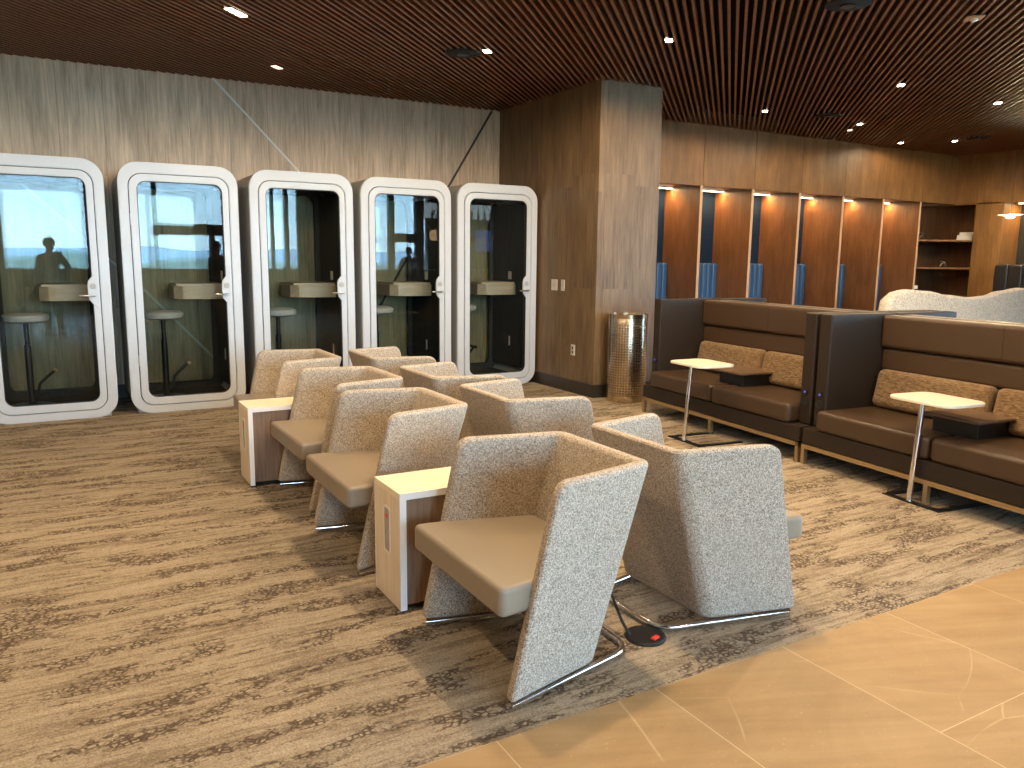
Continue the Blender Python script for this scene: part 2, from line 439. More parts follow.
# niche wall: upper panels, soffit, dividers, felt back
div = [6.49 + .9355 * i for i in range(7)]       # front edges of the dividers
mb = MB()
ed = [CX2 - .1, 6.49] + div[1:] + [XR]
for a, b in zip(ed[:-1], ed[1:]): mb.box(a + .003, b - .003, YR, YR + .03, 2.39, 3.36)
mb.box(CX2 - .1, 14, YR + .03, 8.9, 2.41, 3.36)
struct(mb, 'wall_niche_upper', 'warm_wood')
struct(MB().box(CX2 - .1, 12.2, 8.70, 8.85, 0, 2.41), 'wall_niche_back', 'navy')
for i, X in enumerate(div):
    struct(MB().box(X - .038, X, YR + .002, 8.70, 0, 2.41).box(X - .04, X + .002, YR - .002, YR + .004, 0, 2.39, mi=1), 'trim_%d' % (i + 5), ['divider_wood', 'edge_wood'])
# right end wall
mb = MB(); ey = [8.0, 7.64, 6.1, 4.6, 3.1]
for a, b in zip(ey[:-1], ey[1:]): mb.box(XR, XR + .03, b + .003, a - .003, 2.37, 3.36)
mb.box(XR + .03, 14.1, 2.6, 9.0, 2.39, 3.36)
struct(mb, 'wall_right_upper', 'warm_wood')
mb = MB().box(XR, XR + .5, 7.20, 7.65, 0, 2.39, .003, 1).box(XR, XR + .6, 3.2, 3.6, 0, 2.39)
mb.box(XR, XR + .3, YB, 3.2, 0, .35)
mb.box(XR, XR + .3, YB, -6.6, .35, 2.39)
for yy in (-5, -3.2, -1.4, .4, 2.0): mb.box(XR + .02, XR + .2, yy, yy + .08, .35, 3.2)  # uprights of the added side glazing
mb.box(XR, XR + .3, 2.6, 3.2, .35, 2.39)
struct(mb, 'wall_right', 'warm_wood')
struct(MB().box(XR + .50, XR + .75, 3.0, 7.7, 0, 2.39), 'wall_right_back', 'felt')
struct(MB().box(XR + .1, XR + .12, -6.6, 2.6, .35, 3.2), 'window_added', 'win_glass')  # unseen window, added so daylight reaches the booth wall and pier front
# corner bookcase
t0 = thing('corner_bookcase', 'dark walnut open bookcase built into the far corner between the niches and a wide pillar', 'bookcase', (12.11, 8.0, 0))
O = Vector((12.11, 8.0, 0))
MB().box(.03, 1.9, .66, .69, 0, 2.40).box(1.45, 1.48, -.35, .66, 0, 2.40).build('back_panel', 'shelf_wood', t0)
poly = [(.01, .03), (.88, -.34), (1.45, -.34), (1.45, .66), (.01, .66)]
for zz in (.05, .42, .88, 1.355, 1.80): MB().prism(poly, zz - .03, zz, .003, 1).build('shelf', 'shelf_wood', t0)

# ------------------------------------------------------------------ phone booths
def make_booth():
    t = thing('phone_booth', 'x', 'booth', group=None)
    W, H = .99, 2.21
    MB().ring(rrect(W, H, .17, 0, H / 2), rrect(W - .156, H - .163, .115, 0, H / 2 - .012), -.005, .05, bev=.006).build('front_frame', 'white', t)
    mb = MB().ring(rrect(W - .012, H - .012, .165, 0, H / 2), rrect(W - .07, H - .07, .14, 0, H / 2), .05, .90)
    mb.box(-.44, .44, .05, .9, -.0, .05)
    mb.build('outer_shell', 'shell_grey', t)
    # felt lining: right side, left side, ceiling strip, floor
    MB().box(.40, .455, .06, .88, .16, 2.04).build('acoustic_lining', 'felt', t)
    MB().box(-.455, -.42, .06, .88, .16, 2.04).build('acoustic_lining', 'felt', t)
    MB().box(-.44, .44, .06, .88, .05, .075).build('booth_floor', 'felt', t)
    MB().box(-.42, .42, .06, .88, 2.08, 2.14).build('booth_ceiling', 'felt', t)
    MB().ring(rrect(W - .1, H - .1, .13, 0, H / 2), rrect(.70, 1.92, .09, 0, 1.09), .86, .885).build('back_frame', 'felt', t)
    MB().ring(rrect(W - .09, H - .09, .1, 0, H / 2), rrect(W - .17, H - .18, .10, 0, H / 2 - .012), .03, .05).build('door_gasket', 'seam_black', t)
    MB().prism([(p[0], p[1]) for p in rrect(.72, 1.94, .09)], 0, .01, mat=Matrix.Translation((0, .88, 1.09)) @ Matrix.Rotation(PI / 2, 4, 'X')).build('back_glass', 'back_glass', t)
    # door
    d = MB().ring(rrect(W - .170, H - .177, .11, 0, H / 2 - .012), rrect(.705, 1.905, .075, .004, 1.0975), -.008, .045, bev=.004).build('door', 'white', t)
    MB().ring(rrect(.707, 1.907, .075, .004, 1.0975), rrect(.695, 1.895, .070, .004, 1.0975), -.004, .03).build('glass_gasket', 'seam_black', d)
    MB().prism(rrect(.704, 1.904, .073), 0, .010, mat=Matrix.Translation((.004, .028, 1.0975)) @ Matrix.Rotation(PI / 2, 4, 'X')).build('door_glass', 'glass', d)
    hp = [(.05, -.17), (.0, -.115), (-.028, -.08), (-.034, -.05), (-.034, .05), (-.028, .08), (0, .115), (.05, .17)]
    MB().prism([(a, b) for a, b in hp], 0, .022, .003, 1, mat=Matrix.Translation((.352, .012, 1.11)) @ Matrix.Rotation(PI / 2, 4, 'X')).build('lock_plate', 'white', d)
    MB().lathe([(.0, 0), (.026, 0), (.026, .006), (.015, .008), (.014, .004), (0, .004)], 20, mat=Matrix.Translation((.360, -.011, 1.145)) @ Matrix.Rotation(PI / 2, 4, 'X')).build('lock_dial', 'shell_grey', d)
    MB().tube([(.365, -.01, 1.065), (.365, -.05, 1.065), (.355, -.056, 1.065), (.25, -.056, 1.065)], .009, 10).build('handle', 'steel', d)
    for zz in (.48, 1.72): MB().box(-.416, -.404, -.014, .01, zz - .05, zz + .05, .003, 1).build('hinge', 'white', t)
    # desk against the right wall
    MB().prism([(.40, .30), (.40, .84), (-.02, .84), (-.05, .80), (-.05, .40), (.02, .32), (.1, .30)], 1.005, 1.13, .006, 2).box(-.03, .40, .33, .84, 1.13, 1.15).build('desk', 'desk', t)
    MB().box(.392, .40, .40, .47, 1.18, 1.27, .002, 1).build('power_socket', 'plate_white', t)
    MB().box(.392, .40, .42, .45, .40, .51, .002, 1).build('power_socket', 'plate_white', t)
    return t
M['desk'] = wood('pale_desk_wood', (.36, .29, .20), (.52, .43, .31), pw=3, ph=9, var=0, seam=1, axis='x')
def make_stool():
    t = thing('bar_stool', 'x', 'stool')
    MB().lathe([(.0, .745), (.13, .745), (.175, .76), (.185, .785), (.18, .81), (.15, .825), (0, .828)], 32).build('seat', 'grey_leather', t)
    MB().lathe([(0, .02), (.028, .02), (.028, .55), (.020, .56), (.020, .745), (0, .745)], 16).build('pole', 'black_metal', t)
    MB().lathe([(0, 0), (.19, 0), (.19, .008), (.04, .022), (0, .024)], 32).build('base_plate', 'black_metal', t)
    MB().tube([(0.02, -.02, .10), (.055, -.02, .12), (.07, -.02, .2), (.13, -.02, .26), (.21, -.02, .33)], .014, 10).build('footrest', 'black_metal', t)
    MB().tube([(.20, -.06, .325), (.21, .06, .335)], .017, 10).build('footrest_pad', 'chrome', t)
    return t
BG = 'white framed phone booths along the wood wall'
bx = [-.11, .985, 2.077, 3.145, 4.21]
bl = ['white phone booth at the far left, a capped figure mirrored in its glass',
      'second white phone booth from the left, timber window beam mirrored in its glass',
      'middle white phone booth of the five, a hanging tube lamp mirrored in its glass',
      'fourth white phone booth, reflection of a round glowing globe in its glass',
      'white phone booth nearest the wood pier, darkest inside, last of the five']
b0 = make_booth(); b0['group'] = BG
for i, X in enumerate(bx):
    b = b0 if i == 0 else copy_tree(b0)
    b.location = (X, 7.70, 0); b['label'] = bl[i]
s0 = make_stool()
sl = ['grey stool on a black pole inside the first booth from the left', 'pale stool with bent footrest inside the second booth from the left',
      'stool inside the middle phone booth', 'stool standing inside the fourth phone booth', 'stool in the dark booth next to the wood pier']
for i, (dx, dy) in enumerate(((-.17, .40), (-.16, .38), (-.18, .40), (-.22, .36), (-.26, .42))):
    s = s0 if i == 0 else copy_tree(s0)
    s.location = (bx[i] + dx, 7.7 + dy, .075); s['label'] = sl[i]; s['group'] = 'stools in the phone booths'
    s.rotation_euler[2] = (0, .1, .0, -.2, .3)[i]

# ------------------------------------------------------------------ lounge chairs
def chair_shell():
    th = .052
    def sect(xf, yf, xr, yr):
        # outline U (outer then inner), front at xf, rear at xr
        o = [(xf, -yf), (xr, -yr), (xr, yr), (xf, yf)]
        i = [(xf + .004, yf - th), (xr - th, yr - th * .9), (xr - th, -yr + th * .9), (xf + .004, -yf + th)]
        return o + i
    lo = sect(-.012, .362, .388, .262); hi = sect(.148, .375, .592, .285)
    b = bmesh.new(); z0, z1 = .035, .735
    L = [b.verts.new((*p, z0)) for p in lo]; H = [b.verts.new((*p, z1)) for p in hi]
    n = 8
    for i in range(n): b.faces.new((L[i], L[(i + 1) % n], H[(i + 1) % n], H[i]))
    for V in (L, H):
        for q in ((0, 1, 6, 7), (1, 2, 5, 6), (2, 3, 4, 5)): b.faces.new([V[k] for k in q])
    bmesh.ops.recalc_face_normals(b, faces=b.faces)
    ve = [e for e in b.edges if e.verts[0].co.z != e.verts[1].co.z and any(v in (L[1], L[2]) for v in e.verts)]
    bmesh.ops.bevel(b, geom=ve, offset=.045, segments=6, affect='EDGES', profile=.5)
    ce = [e for e in b.edges if {e.verts[0], e.verts[1]} in ({H[0], H[7]}, {H[3], H[4]})]
    bmesh.ops.bevel(b, geom=ce, offset=.045, segments=4, affect='EDGES', profile=.5)
    es = [e for e in b.edges if e.calc_face_angle(0) > R(38)]
    bmesh.ops.bevel(b, geom=es, offset=.019, segments=3, affect='EDGES', profile=.5, clamp_overlap=True)
    m = MB(); m.wn = True; m.merge(b); return m
def cushion(poly, z0, z1, bev, crown=.0, seg=4):
    # rounded-corner outline, then a stack of insets for the soft rim
    P = [Vector(p) for p in poly]; n = len(P)
    A = sum(P[i].x * P[(i + 1) % n].y - P[(i + 1) % n].x * P[i].y for i in range(n))
    if A < 0: P.reverse()
    out = []
    for i in range(n):
        p, a, b = P[i], P[i - 1], P[(i + 1) % n]
        da, db = (a - p).normalized(), (b - p).normalized()
        ang = da.angle(db); r = bev * 1.6
        if ang > R(160): out.append((p, None)); continue
        tl = min(r / math.tan(ang / 2), (a - p).length * .45, (b - p).length * .45)
        for k in range(seg + 1):
            u = k / seg; q0, q2 = p + da * tl, p + db * tl
            out.append(((1 - u) ** 2 * q0 + 2 * u * (1 - u) * p + u * u * q2, None))
    Q = [o[0] for o in out]; m_ = len(Q); N = []
    for i in range(m_):
        d = (Q[(i + 1) % m_] - Q[i - 1]).normalized(); N.append(Vector((d.y, -d.x)))
    def off(q): return [Q[i] - N[i] * q for i in range(m_)]
    prof = [(bev * (1 - math.cos(a)), z0 + bev * (1 - math.sin(a))) for a in [R(90 - 90 * 0)] for _ in ()]
    for k in range(seg + 1):
        a = R(90 * k / seg); prof.append((bev * (1 - math.sin(a)), z0 + bev * (1 - math.cos(a))))
    for k in range(seg + 1):
        a = R(90 * k / seg); prof.append((bev * (1 - math.cos(a)), z1 - bev * (1 - math.sin(a))))
    b = bmesh.new()
    rows = [[b.verts.new((p.x, p.y, z)) for p in off(q)] for q, z in prof]
    for i in range(len(rows) - 1):
        for k in range(m_): b.faces.new((rows[i][k], rows[i][(k + 1) % m_], rows[i + 1][(k + 1) % m_], rows[i + 1][k]))
    b.faces.new(rows[0][::-1]); b.faces.new(rows[-1])
    bmesh.ops.recalc_face_normals(b, faces=b.faces)
    m = MB(); m.wn = True
    return m.merge(b)
def make_chair():
    t = thing('lounge_chair', 'x', 'chair')
    chair_shell().build('shell', 'boucle', t)
    cushion([(-.045, -.348), (.075, -.335), (.43, -.235), (.43, .235), (.075, .335), (-.045, .348)], .322, .420, .018).build('seat', 'taupe', t)
    r = .0115; z = .018
    def arc(cx, cy, r_, a0, a1): return [(cx + r_ * math.cos(R(a)), cy + r_ * math.sin(R(a)), z) for a in range(a0, a1 + 1, 15)]
    p = [(.0, -.335, z), (.49, -.228, z)] + [(.525, -.216, z), (.55, -.195, z), (.567, -.165, z), (.572, -.13, z)]
    q = [(x, -y, zz) for x, y, zz in p][::-1]
    MB().tube(p + q, r, 12).build('sled_base', 'chrome', t)
    return t
ch0 = make_chair()
GL, GR = 'boucle chairs facing the booths side', 'boucle chairs facing the brown sofas'
Ls = [(1.150, 2.335, 0.0, 'nearest boucle lounge chair, taupe seat in full view beside the pale side table'),
      (1.078, 3.59, .0, 'boucle chair facing left just behind the nearer side table'),
      (1.112, 4.50, .01, 'boucle chair squeezed between another left-facing chair and the farther side table'),
      (1.085, 5.565, .0, 'farthest left-facing boucle chair, beyond the farther side table, before the booths')]
Rs = [(2.487, 2.395, 0.0, 'nearest chair facing the sofas, its rear and chrome sled base turned to us'),
      (2.45, 3.585, .0, 'second chair of the row facing the sofas, only its rear above the seats'),
      (2.43, 4.42, .0, 'third chair of the row facing the sofas, rim seen over the others'),
      (2.42, 5.42, -.01, 'farthest chair facing the sofas, low rim against the booths')]
for i, (x_, y_, r_, l_) in enumerate(Ls):
    if i == 0: ch0.location = (x_, y_, 0); ch0['label'] = l_; ch0['group'] = GL
    else: dup(ch0, (x_, y_, 0), r_, l_, GL)
for (x_, y_, r_, l_) in Rs: dup(ch0, (x_, y_, 0), PI + r_, l_, GR)

# side tables
def make_side():
    t = thing('side_table', 'x', 'side table')
    D, W, H = .50, .29, .50
    m = MB().box(0, D, -W / 2 + .004, W / 2 - .004, H - .026, H, mi=0).box(0, .024, -W / 2 + .004, W / 2 - .004, .012, H - .026, mi=1).box(D - .024, D, -W / 2 + .004, W / 2 - .004, .012, H - .026, mi=1)
    m.build('body', ['oak_top', 'oak'], t)
    for sy in (-1, 1):
        y0, y1 = sorted((sy * W / 2, sy * (W / 2 - .005)))
        MB().box(0, D, y0, y1, H - .027, H + .0005).box(-.0005, .027, y0, y1, .012, H - .027).box(D - .027, D, y0, y1, .012, H - .027).build('edge_band', 'white_edge', t)
        y0, y1 = sorted((sy * (W / 2 - .012), sy * (W / 2 - .03)))
        MB().box(.024, D - .024, y0, y1, .03, H - .026).build('side_panel', 'side_walnut', t)
    for cx in (.03, D - .03):
        for sy in (-1, 1): MB().lathe([(0, 0), (.012, 0), (.012, .014), (0, .014)], 10, mat=Matrix.Translation((cx, sy * .11, 0))).build('foot', 'black_plastic', t)
    o = MB().ring(rrect(.075, .20, .022), rrect(.058, .183, .016), -.003, .0).build('power_outlet', 'cream_plastic', t)
    o.rotation_euler[2] = -PI / 2; o.location = (-.0015, -.005, .315)
    MB().prism(rrect(.058, .183, .016), 0, .0015, mat=Matrix.Rotation(PI / 2, 4, 'X')).build('outlet_face', 'desk', o)
    MB().box(-.009, .009, -.004, 0, .050, .068).build('red_switch', 'red', o)
    return t
st = make_side(); st.location = (1.105, 2.955, 0); st['label'] = 'pale oak side table beside the nearest chair, white edge and upright outlet facing left'; st['group'] = 'oak side tables'
dup(st, (.945, 5.035, 0), 0, 'farther pale oak side table, its walnut side in front of the last left-facing chair', 'oak side tables')

# floor power box
t0 = thing('floor_power_box', 'dark round power box with a red socket on the carpet behind the nearest chair', 'power box', (1.85, 2.19, 0))
MB().lathe([(0, 0), (.078, 0), (.08, .006), (.074, .012), (.066, .010), (0, .009)], 32).build('rim', 'black_plastic', t0)
MB().box(-.018, .018, -.055, -.035, .009, .018, .003, 1, mat=Matrix.Rotation(.3, 4, 'Z')).build('red_socket', 'red', t0)
MB().tube([(-.06, .02, .015), (-.075, .05, .06), (-.07, .12, .13), (-.08, .18, .17)], .006, 8).build('cable', 'black_plastic', t0)

# ------------------------------------------------------------------ brown sofas
def make_sofa():
    t = thing('high_back_sofa', 'x', 'sofa')
    L = 1.01; P = .11; BD = .585; TD = .70   # half length, panel thickness, depth to back cushion, full depth (local +x is towards the back)
    MB().box(0, TD, -L, L, .148, .262, .01).build('plinth', 'brown_dark', t)
    m = MB()
    for a, b in ((-L, L),):
        m.box(.0, .03, a, b, .115, .145); m.box(TD - .03, TD, a, b, .115, .145)
        m.box(0, TD, a, a + .03, .115, .145); m.box(0, TD, b - .03, b, .115, .145)
    m.build('base_rail', 'champagne', t)
    for yy in (-L, -.015, L - .03):
        for xx in (0, TD - .03): MB().box(xx, xx + .03, yy, yy + .03, 0, .117).build('leg', 'champagne', t)
    for sy in (-1, 1):
        poly = [(-.012, sy * .006), (-.012, sy * (L - P)), (.09, sy * (L - P)), (.09, sy * (L - P)), (BD, sy * (L - P)), (BD, sy * .006)]
        poly = [(-.012, sy * .004), (-.012, sy * (L - P - .004)), (BD, sy * (L - P - .004)), (BD, sy * .004)]
        cushion(poly, .264, .405, .03).build('seat_cushion', 'brown', t)
        y0, y1 = sorted((sy * L, sy * (L - P)))
        e = MB().box(.09, TD, y0, y1, .262, 1.065, .014, 3).build('end_panel', 'brown_dark', t)
        y = (y0 + y1) / 2
        MB().lathe([(0, 0), (.026, 0), (.026, .004), (.018, .006), (0, .006)], 20, mat=Matrix.Translation((.088, y, .50)) @ Matrix.Rotation(-PI / 2, 4, 'Y')).build('outlet', 'black_plastic', e)
        MB().lathe([(0, 0), (.008, 0), (.008, .003), (0, .003)], 12, mat=Matrix.Translation((.082, y, .50)) @ Matrix.Rotation(-PI / 2, 4, 'Y')).build('outlet_light', 'blue_led', e)
        MB().lathe([(0, 0), (.034, 0), (.034, .004), (.026, .007), (0, .005)], 24, mat=Matrix.Translation((.088, y, .425)) @ Matrix.Rotation(-PI / 2, 4, 'Y')).build('round_port', 'black_plastic', e)
    MB().box(BD + .02, TD, -L + P, L - P, .262, 1.03, .01).build('backrest', 'brown_dark', t)
    for (z0, z1, xo) in ((.825, 1.055, -.0), (.66, .820, .02), (.405, .655, .02)):
        MB().box(BD - .03 + xo, TD - .0, -(L - P - .002), L - P - .002, z0, z1, .028, 4).build('back_channel', 'brown', t)
    MB().tube([(BD - .0302, 0, .84), (BD - .0302, 0, 1.04)], .0014, 6).build('seam', 'brown_dark', t)
    for sy in (-1, 1):
        y0, y1 = sorted((sy * .012, sy * (L - P - .03)))
        m = MB().box(-.055, .055, y0, y1, 0, .27, .045, 5, mat=Matrix.Translation((BD - .07, 0, .41)) @ Matrix.Rotation(R(12), 4, 'Y'))
        m.build('lumbar_cushion', 'tan_weave', t)
    # console with tray
    cs = MB().box(.20, BD, -.15, .15, .30, .50, .008).build('console', 'black_plastic', t)
    MB().box(.15, BD - .02, -.185, .185, .502, .520, .006).build('tray', 'table_wood', cs)
    return t
th = math.atan(.105)
fd = Vector((math.sin(th), math.cos(th), 0)); dd = Vector((math.cos(th), -math.sin(th), 0))
O = Vector((4.507, 3.742, 0))
sf = make_sofa()
sf.location = O + fd * 1.025; sf.rotation_euler[2] = -th; sf['group'] = 'brown high back sofas'
sf['label'] = 'brown leather high-back sofa nearer the metal bin and wood pier, ivory table in front'
dup(sf, O - fd * 1.025, -th, 'nearer brown leather high-back sofa, cut by the frame edge, ivory table before it', 'brown high back sofas')
bk = dd * 1.42
dup(sf, O + fd * 1.025 + bk, -th + PI, 'brown sofa facing away, back to back behind the sofa near the bin', 'brown high back sofas')
dup(sf, O - fd * 1.025 + bk, -th + PI, 'brown sofa facing away, back to back behind the nearer sofa', 'brown high back sofas')

# laptop tables
def make_ctable():
    t = thing('laptop_table', 'x', 'table')
    MB().prism(rrect(.36, .44, .085, 0, 0), .612, .630, .005, 2).build('tabletop', 'ivory', t)
    MB().tube([(-.115, .03, .008), (-.075, .03, .606)], .0165, 16).build('pole', 'chrome', t)
    MB().box(-.135, -.095, -.19, .21, 0, .009).box(-.135, .29, -.19, -.15, 0, .009).box(-.135, .29, .17, .21, 0, .009).build('base_frame', 'black_metal', t)
    MB().lathe([(0, .602), (.05, .602), (.05, .612), (0, .612)], 20, mat=Matrix.Translation((-.075, .03, 0))).build('mount', 'black_metal', t)
    return t
lt = make_ctable(); lt.location = (4.465, 2.745, 0); lt.rotation_euler[2] = -.12
lt['label'] = 'ivory topped laptop table on a chrome pole before the nearer sofa'; lt['group'] = 'ivory laptop tables'
dup(lt, (4.345, 4.60, 0), -.10, 'ivory topped laptop table by the sofa close to the bin', 'ivory laptop tables')

# waste bin
t0 = thing('waste_bin', 'tall round perforated brass waste bin against the wood pier', 'bin', (4.965, 6.34, 0))
MB().lathe([(0, 0), (.195, 0), (.197, .004), (.197, .875), (.195, .88), (.185, .88), (.184, .80), (0, .80)], 64).build('body', 'perf', t0)
MB().lathe([(.1975, .845), (.2, .845), (.2, .885), (.1855, .885), (.1855, .86)], 64).build('top_band', 'brass_band', t0)
MB().lathe([(.1975, .0), (.2, .0), (.2, .065), (.1975, .065)], 64).build('foot_band', 'brass_band', t0)

# switch plates on the pier
def plate(name, lab, y, z, w, h, cat, n):
    o = MB().box(CX - .008, CX, y - w / 2, y + w / 2, z - h / 2, z + h / 2, .003, 1).build(name, 'plate_white', None, lab, cat)
    for k in range(n):
        zz = z + (k - (n - 1) / 2) * .045
        MB().box(CX - .012, CX - .007, y - .012, y + .012, zz - .014, zz + .014, .002, 1).build('rocker' if 'switch' in name else 'socket', 'steel' if 'switch' in name else 'black_plastic', o)
plate('wall_switch', 'wide pale switch plate on the dark wood face of the pier', 7.36, 1.14, .12, .12, 'switch', 1)
plate('wall_switch', 'narrow metal switch plate right of the wide one on the pier', 7.19, 1.14, .07, .12, 'switch', 1)
plate('power_outlet', 'small pale double outlet low on the wood pier', 6.97, .46, .075, .115, 'outlet', 2)

# ------------------------------------------------------------------ niche benches and lights
def make_bench(mat, w=.88):
    t = thing('bench_seat', 'x', 'bench')
    MB().box(-w / 2, w / 2, -.60, -.02, 0, .32, .01).build('base', 'baseboard', t)
    cushion([(-w / 2, -.62), (w / 2, -.62), (w / 2, -.1), (-w / 2, -.1)], .32, .46, .03).build('seat', mat, t)
    m = MB(); n = 9; cw = w / n
    for i in range(n):
        a = -w / 2 + i * cw
        top = 1.385
        m.box(a + .001, a + cw - .001, -.135, -.012, .44, top, .03, 4)
    m.build('backrest', mat, t)
    return t
be = make_bench('blue'); GB = 'blue channel-tufted benches in the wood niches'
bw = ['in the niche beside the wood pier', 'in the second niche from the wood pier', 'in the third niche from the wood pier', 'in the fourth niche from the wood pier',
      'in the fifth niche from the wood pier', 'in the last niche, next to the corner bookcase']
for i in range(6):
    xm = div[i] + .4487
    lab = 'blue channel-tufted bench ' + bw[i]
    if i == 0: be.location = (xm, 8.70, 0); be['label'] = lab; be['group'] = GB
    else: dup(be, (xm, 8.70, 0), 0, lab, GB)
M2 = make_bench('black_leather', 1.9); M2.location = (12.74, 6.09, 0); M2.rotation_euler[2] = -PI / 2; M2.scale = (1, 1, 1.02)
M2['label'] = 'black channel-tufted bench in the dark niche at the far right'; 
def make_led(w):
    t = thing('light_rail', 'x', 'light')
    MB().box(-w / 2, w / 2, -.02, .02, .0, .020).build('housing', 'steel', t)
    MB().box(-w / 2 + .005, w / 2 - .005, -.016, .016, -.008, .0).build('diffuser', 'led', t)
    l = bpy.data.lights.new('led_area', 'AREA'); l.shape = 'RECTANGLE'; l.size = w * .96; l.size_y = .03; l.energy = LEDW; l.color = (1, .60, .28)
    o = bpy.data.objects.new('led_area', l); C.objects.link(o); o.parent = t; o.location = (0, 0, -.012)
    s = spot('led_end', (w / 2 - .06, 0, -.02), 2.4, 150, 1, (1, .58, .28), .02, t)
    return t
LEDW = 4.5
le = make_led(.89)
for i in range(6):
    lab = 'thin warm light bar under the soffit ' + bw[i]
    o = le if i == 0 else copy_tree(le)
    o.location = (div[i] + .4487, 8.55, 2.392); o['label'] = lab; o['group'] = 'light bars in the niches'
o = copy_tree(le); o.location = (13.3, 6.7, 2.372); o.rotation_euler[2] = PI / 2; o['label'] = 'thin warm light bar above the black bench niche'; o['group'] = 'light bars in the niches'

# glowing lamp in the dark niche
t0 = thing('pendant_lamp', 'small glowing disc lamp hanging before the black bench niche', 'lamp', (12.3, 6.71, 0))
MB().lathe([(0, 2.09), (.04, 2.09), (.065, 2.115), (.04, 2.15), (0, 2.16)], 20).build('bulb', 'lamp', t0)
MB().lathe([(.055, 2.125), (.16, 2.135), (.17, 2.142), (.16, 2.149), (.055, 2.155)], 32).build('disc', 'ivory', t0)
MB().tube([(0, 0, 2.16), (0, 0, 3.17)], .002, 6).build('cord', 'black_plastic', t0)
pl = bpy.data.lights.new('pendant_glow', 'POINT'); pl.energy = 14; pl.color = (1, .8, .5); pl.shadow_soft_size = .06
po = bpy.data.objects.new('pendant_glow', pl); C.objects.link(po); po.parent = t0; po.location = (0, 0, 2.05)

# curved cream sofa behind
def cream_sofa():
    t = thing('curved_sofa', 'cream boucle sofa with a wavy curved back, behind the brown sofas', 'sofa', (0, 0, 0))
    def zt(x):   # wavy top
        pts = [(8.74, .86), (8.79, .99), (8.90, 1.07), (9.08, 1.098), (9.5, 1.075), (9.9, 1.02), (10.35, .985), (10.7, 1.0), (11.1, 1.06), (11.6, 1.095), (12.0, 1.08)]
        for (a, za), (b, zb) in zip(pts[:-1], pts[1:]):
            if x <= b: 
                k = (x - a) / (b - a); k = max(0, k); k = k * k * (3 - 2 * k); return za + (zb - za) * k
        return 1.08
    b = bmesh.new(); N = 60; rows = []
    for i in range(N + 1):
        x = 8.74 + (12.0 - 8.74) * i / N; top = zt(x); k = (i / N - .5) * 2
        yc = 6.0 + .10 * k * k
        pr = [(0, 0.0), (0, top - .07), (.012, top - .03), (.04, top - .008), (.08, top), (.12, top - .008), (.148, top - .03), (.16, top - .07), (.16, .0)]
        if i in (0, N): pr = [(.03 + p[0] * .62, p[1] - (.02 if p[1] > .1 else 0)) for p in pr]
        rows.append([b.verts.new((x, yc + p[0], p[1])) for p in pr])
    for i in range(N):
        for k in range(8): b.faces.new((rows[i][k], rows[i + 1][k], rows[i + 1][k + 1], rows[i][k + 1]))
    b.faces.new(rows[0]); b.faces.new(rows[-1])
    bmesh.ops.recalc_face_normals(b, faces=b.faces)
    MB().merge(b).build('backrest', 'cream_boucle', t)
    cushion([(8.82, 6.16), (11.9, 6.16), (11.9, 6.85), (8.82, 6.85)], .0, .43, .05).build('seat', 'cream_boucle', t)
cream_sofa()

# bookcase things
def books():
    for (x, y, z, w, rz, lab) in ((13.20, 7.86, 1.80, .26, .2, 'lowest of three pale books stacked on the upper shelf of the corner bookcase'),
                                  (13.21, 7.86, 1.845, .22, .1, 'middle pale book of the stack on the upper shelf of the corner bookcase'),
                                  (13.24, 7.86, 1.89, .19, .3, 'top pale book of the stack on the upper shelf of the corner bookcase')):
        t = thing('book', lab, 'book', (x, y, z + .001), rz, 'stack of pale books')
        MB().box(-w / 2, w / 2, -.12, .12, 0, .004).box(-w / 2, w / 2, -.12, .12, .038, .042).box(-w / 2, -w / 2 + .004, -.12, .12, 0, .042).build('cover', 'cream_plastic', t)
        MB().box(-w / 2 + .005, w / 2 - .004, -.115, .115, .004, .038).build('pages', 'white_edge', t)
books()
def caltrop(x, y, z, lab, s):
    m = MB()
    for a, e in ((.3, .9), (2.4, .8), (4.4, .9), (1.2, -.1)):
        d = Vector((math.cos(a) * math.cos(e), math.sin(a) * math.cos(e), -math.sin(e))) * s
        m.tube([(0, 0, 0), d * .5 + Vector((0, 0, .01)), d], [.014 * s / .1, .010 * s / .1, .005 * s / .1], 8)
    zmin = min(v.co.z for v in m.bm.verts)
    m.build('branching_ornament', 'steel', None, lab, 'ornament', 'metal branch ornaments', loc=(x, y, z - zmin + .001))
caltrop(12.42, 8.12, 1.80, 'metal branching ornament on the upper bookcase shelf near the niche divider', .12)
caltrop(12.95, 8.06, 1.355, 'metal branching ornament on the lower bookcase shelf', .10)
t0 = thing('mug', 'dark and white mug showing above the cream sofa at the corner bookcase', 'mug', (12.22, 8.10, .881))
t0.location = (12.24, 8.10, .881)
MB().lathe([(0, 0), (.055, 0), (.06, .01), (.06, .17), (.055, .17), (.05, .02), (0, .02)], 24).build('body', 'black_plastic', t0)
MB().lathe([(.0605, .12), (.062, .12), (.062, .172), (.0605, .172)], 24).build('band', 'cream_plastic', t0)
MB().tube([(.055, 0, .14), (.09, 0, .13), (.095, 0, .08), (.055, 0, .05)], .008, 8).build('handle', 'black_plastic', t0)

